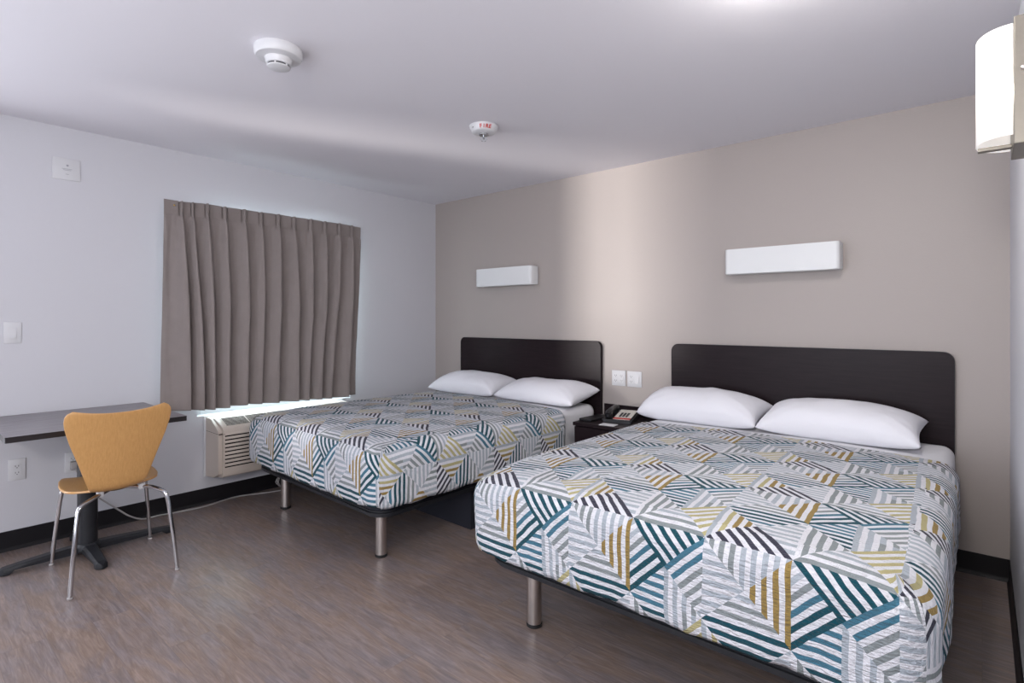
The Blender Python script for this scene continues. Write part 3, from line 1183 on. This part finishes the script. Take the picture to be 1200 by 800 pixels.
# track
tk = thing('curtain_track', 'slim white curtain track on the wall behind the curtain heading', 'curtain track', (XL, 1.98, 2.055))
bm = BM(); box(bm, 0.045, 0.062, -0.70, 0.70, -0.010, 0.012, 0.002); obj('rail', bm, MT['white_plastic'], tk)
for yy in (-0.6, 0.0, 0.6):
    bm = BM(); box(bm, 0.0005, 0.045, yy - 0.012, yy + 0.012, -0.008, 0.010, 0.001); obj('bracket', bm, MT['white_plastic'], tk)

# ---------------------------------------------------------------- air conditioner under the window
ac = thing('air_conditioner', 'beige through-wall air conditioner under the window, half hidden by the far bed', 'air conditioner', (XL, 1.511, 0.2))
AW = 1.07
bm = BM()
# shell cross-section (x,z): front face rounded, sloped grille on top
sec = [(0.002, 0.0), (0.225, 0.020), (0.248, 0.030), (0.256, 0.05), (0.256, 0.335), (0.252, 0.352), (0.232, 0.366), (0.110, 0.408), (0.095, 0.412), (0.002, 0.412)]
prism(bm, sec, 0.0, AW, 'y', 0.0)
ed = [e for e in bm.edges if abs(e.verts[0].co.y - e.verts[1].co.y) < 1e-6 and min(e.verts[0].co.x, e.verts[1].co.x) > 0.05]
bmesh.ops.bevel(bm, geom=ed, offset=0.024, segments=4, affect='EDGES', clamp_overlap=True)
obj('housing', bm, MT['ac'], ac, smooth=True, angle=38)
bm = BM(); box(bm, 0.0005, 0.020, -0.012, AW + 0.012, -0.008, 0.418, 0.004); obj('wall_sleeve', bm, MT['white_plastic'], ac, smooth=True, angle=38)
bm = BM()
for k in range(9):
    z = 0.100 + k * 0.0262
    prism(bm, [(0.2565, z), (0.2615, z + 0.001), (0.2615, z + 0.010), (0.2565, z + 0.017)], 0.034, AW - 0.05, 'y')
lv = obj('louver_panel', bm, MT['ac'], ac)
bm = BM()
for k in range(9):
    z = 0.100 + k * 0.0262
    box(bm, 0.2562, 0.2572, 0.034, AW - 0.034, z - 0.0085, z - 0.0002)
obj('louver_gaps', bm, MT['ac_dark'], lv)
# top discharge grille lying on the slope
sl = math.atan2(0.408 - 0.366, 0.122)
gm = Matrix.Translation((0.171, 0, 0.3880)) @ Matrix.Rotation(sl, 4, 'Y')
bm = BM(); box(bm, -0.056, 0.056, 0.055, AW - 0.055, 0.000, 0.0016, mtx=gm); gr = obj('grille', bm, MT['ac_dark'], ac)
bm = BM()
for k in range(8):
    x = -0.052 + k * 0.0149
    box(bm, x - 0.0013, x + 0.0013, 0.055, AW - 0.055, 0.0012, 0.0030, mtx=gm)
for y in (0.055, 0.215, 0.375, 0.535, 0.695, 0.855, AW - 0.055):
    box(bm, -0.056, 0.056, y - 0.0025, y + 0.0025, 0.0012, 0.0034, mtx=gm)
obj('slats', bm, MT['ac'], gr)
bm = BM(); box(bm, 0.03, 0.2568, -0.0006, 0.05, 0.3185, 0.3205); obj('seam', bm, MT['ac_dark'], ac)

# ---------------------------------------------------------------- desk / table against the left wall
tb = thing('table', 'square dark grey laminate pedestal table against the left wall', 'table', (-3.765, 0.770, 0))
bm = BM()
prism(bm, rrect(-0.372, 0.389, -0.385, 0.370, 0.006, 3), 0.731, 0.758, 'z', 0.0)
bm.faces.ensure_lookup_table()
for f in bm.faces:
    f.material_index = 0 if f.normal.z > 0.9 or f.calc_center_median().z > 0.7575 else 1
obj('tabletop', bm, None, tb, mats=[MT['desk'], MT['desk_edge']])
bm = BM(); lathe(bm, [(0.046, 0.055), (0.046, 0.700)], 40); obj('column', bm, MT['black_metal'], tb, smooth=True, angle=40)
bm = BM()
box(bm, -0.25, 0.25, -0.025, 0.025, 0.700, 0.726, 0.004)
box(bm, -0.025, 0.025, -0.25, 0.25, 0.7005, 0.7255, 0.004)
obj('top_spider', bm, MT['black_metal'], tb, smooth=True, angle=30)
bm = BM()
for k, ln in ((0, 0.31), (1, 0.43), (2, 0.31), (3, 0.37)):
    t = bmesh.new()
    rings = []
    for s in range(17):
        q = s / 16
        r = 0.02 + (ln - 0.02) * q
        wv = 0.036 - 0.010 * q if q < .93 else (0.026 * math.sqrt(max(0.02, 1 - ((q - .93) / .07) ** 2)))
        ztop = 0.062 - 0.026 * q ** 1.4
        zbot = 0.022 if q < 0.86 else 0.022 * (1 - (q - .86) / .14) ** 1 * 0.0 + 0.004
        if q > 0.93:
            ztop -= 0.012 * ((q - .93) / .07) ** 2
        rings.append([t.verts.new((r, a_ * wv, z_)) for a_, z_ in ((-1, zbot), (-1, ztop - 0.012), (-0.65, ztop), (0.65, ztop), (1, ztop - 0.012), (1, zbot))])
    for A, B_ in zip(rings, rings[1:]):
        for i in range(6):
            j = (i + 1) % 6
            t.faces.new((A[i], A[j], B_[j], B_[i]))
    t.faces.new(rings[0]); t.faces.new(rings[-1])
    bmesh.ops.recalc_face_normals(t, faces=t.faces[:])
    merge(bm, t, Matrix.Rotation(k * PI / 2, 4, 'Z'))
lathe(bm, [(0.05, 0.02), (0.062, 0.03), (0.060, 0.055), (0.050, 0.066)], 32)
obj('cross_base', bm, MT['black_metal'], tb, smooth=True, angle=40)
for k, ln in ((0, 0.31), (1, 0.43), (2, 0.31), (3, 0.37)):
    bm = BM(); lathe(bm, [(0.014, 0.0), (0.016, 0.002), (0.016, 0.007)], 16, Matrix.Rotation(k * PI / 2, 4, 'Z') @ Matrix.Translation((ln - 0.03, 0, 0)))
    obj('glide', bm, MT['rubber'], tb)

# ---------------------------------------------------------------- bentwood chair
CHX, CHY = -3.455, 0.822
ch = thing('chair', 'bent plywood chair with maple veneer and chrome legs at the table', 'chair', (CHX, CHY, 0))


def bez(P, t):
    n = len(P) - 1
    return sum((Vector(p) * (math.comb(n, i) * t ** i * (1 - t) ** (n - i)) for i, p in enumerate(P)), Vector((0, 0)))


# centre line of the shell in (x, z), from seat front to top of back (x grows away from the table)
cl = []
line = [(-0.225, 0.428), (-0.200, 0.446), (-0.15, 0.452), (-0.05, 0.448), (0.05, 0.444), (0.12, 0.444), (0.165, 0.450),
        (0.196, 0.470), (0.212, 0.505), (0.226, 0.56), (0.242, 0.63), (0.257, 0.70), (0.272, 0.77), (0.285, 0.83), (0.289, 0.85)]
cl = catmull([(x, 0, z) for x, z in line], 6)
acc = [0.0]
for p, q in zip(cl, cl[1:]):
    acc.append(acc[-1] + (q - p).length)
Ltot = acc[-1]
# half width along the run (m from front -> width)
WD = [(0.0, 0.110), (0.015, 0.155), (0.05, 0.188), (0.11, 0.206), (0.18, 0.212), (0.25, 0.210), (0.31, 0.196), (0.345, 0.172), (0.368, 0.142), (0.382, 0.114),
      (0.40, 0.107), (0.43, 0.113), (0.50, 0.134), (0.60, 0.164), (0.70, 0.1965), (0.77, 0.214), (0.80, 0.219), (0.82, 0.216), (0.832, 0.206), (0.84, 0.186)]


def halfw(s):
    s = s / Ltot * 0.84
    for (a_, wa), (b_, wb) in zip(WD, WD[1:]):
        if s <= b_:
            return wa + (wb - wa) * (s - a_) / (b_ - a_)
    return WD[-1][1]


def shell_part(name, i0, i1):
    bm = bmesh.new()
    nv = 24
    rows = []
    for i in range(i0, i1 + 1):
        p = cl[i]
        d = (cl[min(i + 1, len(cl) - 1)] - cl[max(i - 1, 0)]).normalized()
        nrm = Vector((-d.z, 0, d.x))
        hw = halfw(acc[i])
        back = max(0.0, (acc[i] / Ltot - 0.55) / 0.45)
        r = []
        for j in range(nv + 1):
            v = -1 + 2 * j / nv
            y = v * hw
            # back curls round the sitter, top edge dips in the middle; seat dished
            off = nrm * (0.020 * back * v * v * 1.0 + (0.012 * v * v * (1 - back)))
            q = p + off
            if i == len(cl) - 1 or acc[i] / Ltot > 0.93:
                k = (acc[i] / Ltot - 0.93) / 0.07
                q = q + d * (0.020 * k * (abs(v) ** 2.2) - 0.002)
            r.append(bm.verts.new((q.x, y - 0.016 - 0.092 * q.x, q.z)))
        rows.append(r)
    for A, B_ in zip(rows, rows[1:]):
        for j in range(nv):
            bm.faces.new((A[j], A[j + 1], B_[j + 1], B_[j]))
    bmesh.ops.recalc_face_normals(bm, faces=bm.faces[:])
    o = obj(name, bm, MT['maple'], ch, smooth=True)
    md = o.modifiers.new('ply', 'SOLIDIFY'); md.thickness = 0.011; md.offset = 0
    md2 = o.modifiers.new('edge', 'BEVEL'); md2.width = 0.002; md2.segments = 2; md2.limit_method = 'ANGLE'; md2.angle_limit = math.radians(50)
    return o


isplit = min(range(len(acc)), key=lambda i: abs(acc[i] / Ltot * 0.84 - 0.40))
shell_part('seat', 0, isplit)
shell_part('backrest', isplit, len(cl) - 1)
feet = [(-3.209, 0.590), (-3.169, 1.024), (-3.730, 0.608), (-3.734, 1.062)]
for fx, fy in feet:
    x, y = fx - CHX, fy - CHY
    sx = 1 if x > 0 else -1
    sy = 1 if y > 0 else -1
    top = [(0.045 * sx, 0.030 * sy, 0.424), (0.10 * sx, 0.075 * sy, 0.424), (0.155 * sx if sx > 0 else 0.185 * sx, 0.125 * sy, 0.421),
           ((x * 0.80) if sx > 0 else x * 0.82, y * 0.80, 0.400), (x * 0.86, y * 0.86, 0.345)]
    pts = catmull(top, 7) + [Vector((x * 0.935, y * 0.935, 0.18)), Vector((x, y, 0.008))]
    bm = BM(); tube(bm, pts, 0.0098, 16)
    lg = obj('leg', bm, MT['chrome'], ch, smooth=True, angle=60)
    bm = BM(); lathe(bm, [(0.0105, 0.0), (0.0115, 0.002), (0.0112, 0.009), (0.0100, 0.010)], 16, Matrix.Translation((x, y, 0)))
    obj('glide', bm, MT['cord'], lg, smooth=True, angle=50)
    bm = BM(); box(bm, 0.115 * sx - 0.014, 0.115 * sx + 0.014, 0.089 * sy - 0.014, 0.089 * sy + 0.014, 0.412, 0.443, 0.004)
    obj('clip', bm, MT['white_plastic'], lg)
bm = BM(); lathe(bm, [(0.06, 0.414), (0.065, 0.418), (0.065, 0.432), (0.055, 0.438)], 28); obj('mounting_plate', bm, MT['black_metal'], ch, smooth=True, angle=40)

# ---------------------------------------------------------------- ceiling devices
sm = thing('smoke_detector', 'round white smoke detector on the ceiling nearest the camera', 'smoke detector', (-2.255, 1.112, H))
bm = BM(); lathe(bm, [(0.094, -0.0005), (0.096, -0.010), (0.095, -0.030), (0.088, -0.040), (0.055, -0.045)], 64); obj('base', bm, MT['white_plastic'], sm, smooth=True, angle=40)
bm = BM(); lathe(bm, [(0.056, -0.044), (0.053, -0.052), (0.050, -0.068), (0.046, -0.070)], 48); sc_ = obj('sensor_head', bm, MT['white_plastic'], sm, smooth=True, angle=40)
bm = BM(); lathe(bm, [(0.043, -0.069), (0.043, -0.076)], 48); obj('vent_slot', bm, MT['slot'], sc_)
for k in range(6):
    bm = BM(); box(bm, 0.040, 0.047, -0.003, 0.003, -0.078, -0.068, mtx=Matrix.Rotation(k * PI / 3 + 0.3, 4, 'Z')); obj('rib', bm, MT['white_plastic'], sc_)
bm = BM(); lathe(bm, [(0.046, -0.0765), (0.045, -0.080), (0.036, -0.084), (0.0, -0.085)], 48); obj('cap', bm, MT['white_plastic'], sc_, smooth=True, angle=40)

fd = thing('fire_strobe', 'small white ceiling fire alarm strobe with red lettering', 'fire alarm', (-2.235, 2.345, H))
bm = BM()
prof = [(0.080, -0.0005), (0.085, -0.004), (0.084, -0.012), (0.070, -0.040), (0.060, -0.046), (0.036, -0.048)]
lathe(bm, prof, 64); obj('base', bm, MT['white_plastic'], fd, smooth=True, angle=30)
bm = BM(); lathe(bm, [(0.028, -0.046), (0.028, -0.056), (0.024, -0.060)], 32); obj('lens_ring', bm, MT['chrome'], fd, smooth=True, angle=40)
bm = BM(); lathe(bm, [(0.021, -0.058), (0.021, -0.080), (0.012, -0.090), (0.0, -0.091)], 32); obj('strobe_lens', bm, MT['clear'], fd, smooth=True, angle=40)
bm = BM(); lathe(bm, [(0.006, -0.06), (0.006, -0.078)], 12); obj('strobe_tube', bm, MT['chrome'], fd, smooth=True, angle=40)
# lettering, bent round the sloping side and facing the camera
va = math.atan2(0 - 2.345, 0 + 2.235)
for k, chx in enumerate('FIRE'):
    cu = bpy.data.curves.new('letter', 'FONT')
    cu.body = chx
    cu.size = 0.030
    cu.align_x = 'CENTER'
    cu.align_y = 'CENTER'
    cu.extrude = 0.0006
    cu.offset = 0.0009
    tmp = bpy.data.objects.new('tmp', cu)
    COL.objects.link(tmp)
    dg = bpy.context.evaluated_depsgraph_get()
    me = bpy.data.meshes.new_from_object(tmp.evaluated_get(dg))
    COL.objects.unlink(tmp)
    bpy.data.objects.remove(tmp)
    lo = bpy.data.objects.new('letter', me)
    me.materials.clear()
    me.materials.append(MT['red'])
    COL.objects.link(lo)
    lo.parent = fd
    a_ = va + (-1.0 + k) * 0.235 + 0.02
    # text plane: x = tangent, y = up the slope, z = outward normal
    tang = Vector((-math.sin(a_), math.cos(a_), 0))
    out = Vector((math.cos(a_), math.sin(a_), 0))
    slope = (Vector((0.084, 0, -0.012)) - Vector((0.070, 0, -0.040)))
    upv = (out * slope.x + Vector((0, 0, slope.z))).normalized()
    nrm = tang.cross(upv)
    c0 = out * 0.0775 + Vector((0, 0, -0.026)) + nrm * 0.0006
    lo.matrix_local = Matrix.Translation(c0) @ Matrix((tang, upv, nrm)).transposed().to_4x4()
bm = BM()
a_ = va - 0.90
box(bm, -0.006, 0.006, -0.002, 0.002, -0.001, 0.001)
o = obj('indicator', bm, MT['slot'], fd)
o.location = (0.079 * math.cos(a_), 0.079 * math.sin(a_), -0.024)
o.rotation_euler = (0, math.radians(60), a_)

# ---------------------------------------------------------------- lit sconce on the right wall
SY, SZ0, SZ1 = 1.95, 1.760, 2.115
sco = thing('wall_sconce', 'lit half-round wall sconce with frosted shade and nickel back on the right wall', 'sconce', (XR, SY + 0.10, SZ0))
bm = BM(); box(bm, -0.041, -0.0005, -0.10, 0.10, 0.0, 0.335, 0.002); bp = obj('back_box', bm, MT['nickel'], sco)
bm = BM(); lathe(bm, [(0.0, 0.006), (0.006, 0.005), (0.007, 0.0)], 16, Matrix.Translation((-0.021, -0.10, 0.195)) @ Matrix.Rotation(PI / 2, 4, 'X'))
obj('screw', bm, MT['steel'], bp, smooth=True)
bm = bmesh.new()
ns_ = 40
rings = []
for zz in (0.026, 0.318):
    rings.append([bm.verts.new((-0.042 - 0.072 * math.sin(PI * k / ns_) ** 0.9, -0.094 * math.cos(PI * k / ns_), zz)) for k in range(ns_ + 1)])
for k in range(ns_):
    bm.faces.new((rings[0][k], rings[0][k + 1], rings[1][k + 1], rings[1][k]))
so = obj('shade', bm, MT['shade'], sco, smooth=True)
md = so.modifiers.new('t', 'SOLIDIFY'); md.thickness = 0.004
bm = BM(); box(bm, -0.114, -0.042, -0.012, 0.012, 0.012, 0.022, 0.001); obj('bottom_strap', bm, MT['nickel'], sco)
bm = BM(); box(bm, -0.114, -0.042, -0.012, 0.012, 0.322, 0.330, 0.001); obj('top_strap', bm, MT['nickel'], sco)
ld = bpy.data.lights.new('sconce_bulb', 'POINT'); ld.energy = 0.35; ld.color = (1.0, 0.93, 0.84); ld.shadow_soft_size = 0.02
lo = bpy.data.objects.new('sconce_bulb', ld); lo.location = (-0.075, 0, 0.17); lo.parent = sco; COL.objects.link(lo)

# ---------------------------------------------------------------- ceiling light just above the frame
MT['lit_dome'] = emis('lit_ceiling_dome', (1.0, 0.96, 0.91), 80)
cl_ = thing('ceiling_light', 'round lit ceiling light near the right wall', 'ceiling light', (-0.43, 1.82, H))
bm = BM(); lathe(bm, [(0.130, -0.0005), (0.135, -0.006), (0.135, -0.024), (0.125, -0.026)], 48); obj('rim', bm, MT['nickel'], cl_, smooth=True, angle=40)
bm = BM(); lathe(bm, [(0.124, -0.024), (0.120, -0.046), (0.10, -0.070), (0.06, -0.083), (0.0, -0.088)], 48, cap=False); obj('diffuser', bm, MT['lit_dome'], cl_, smooth=True)
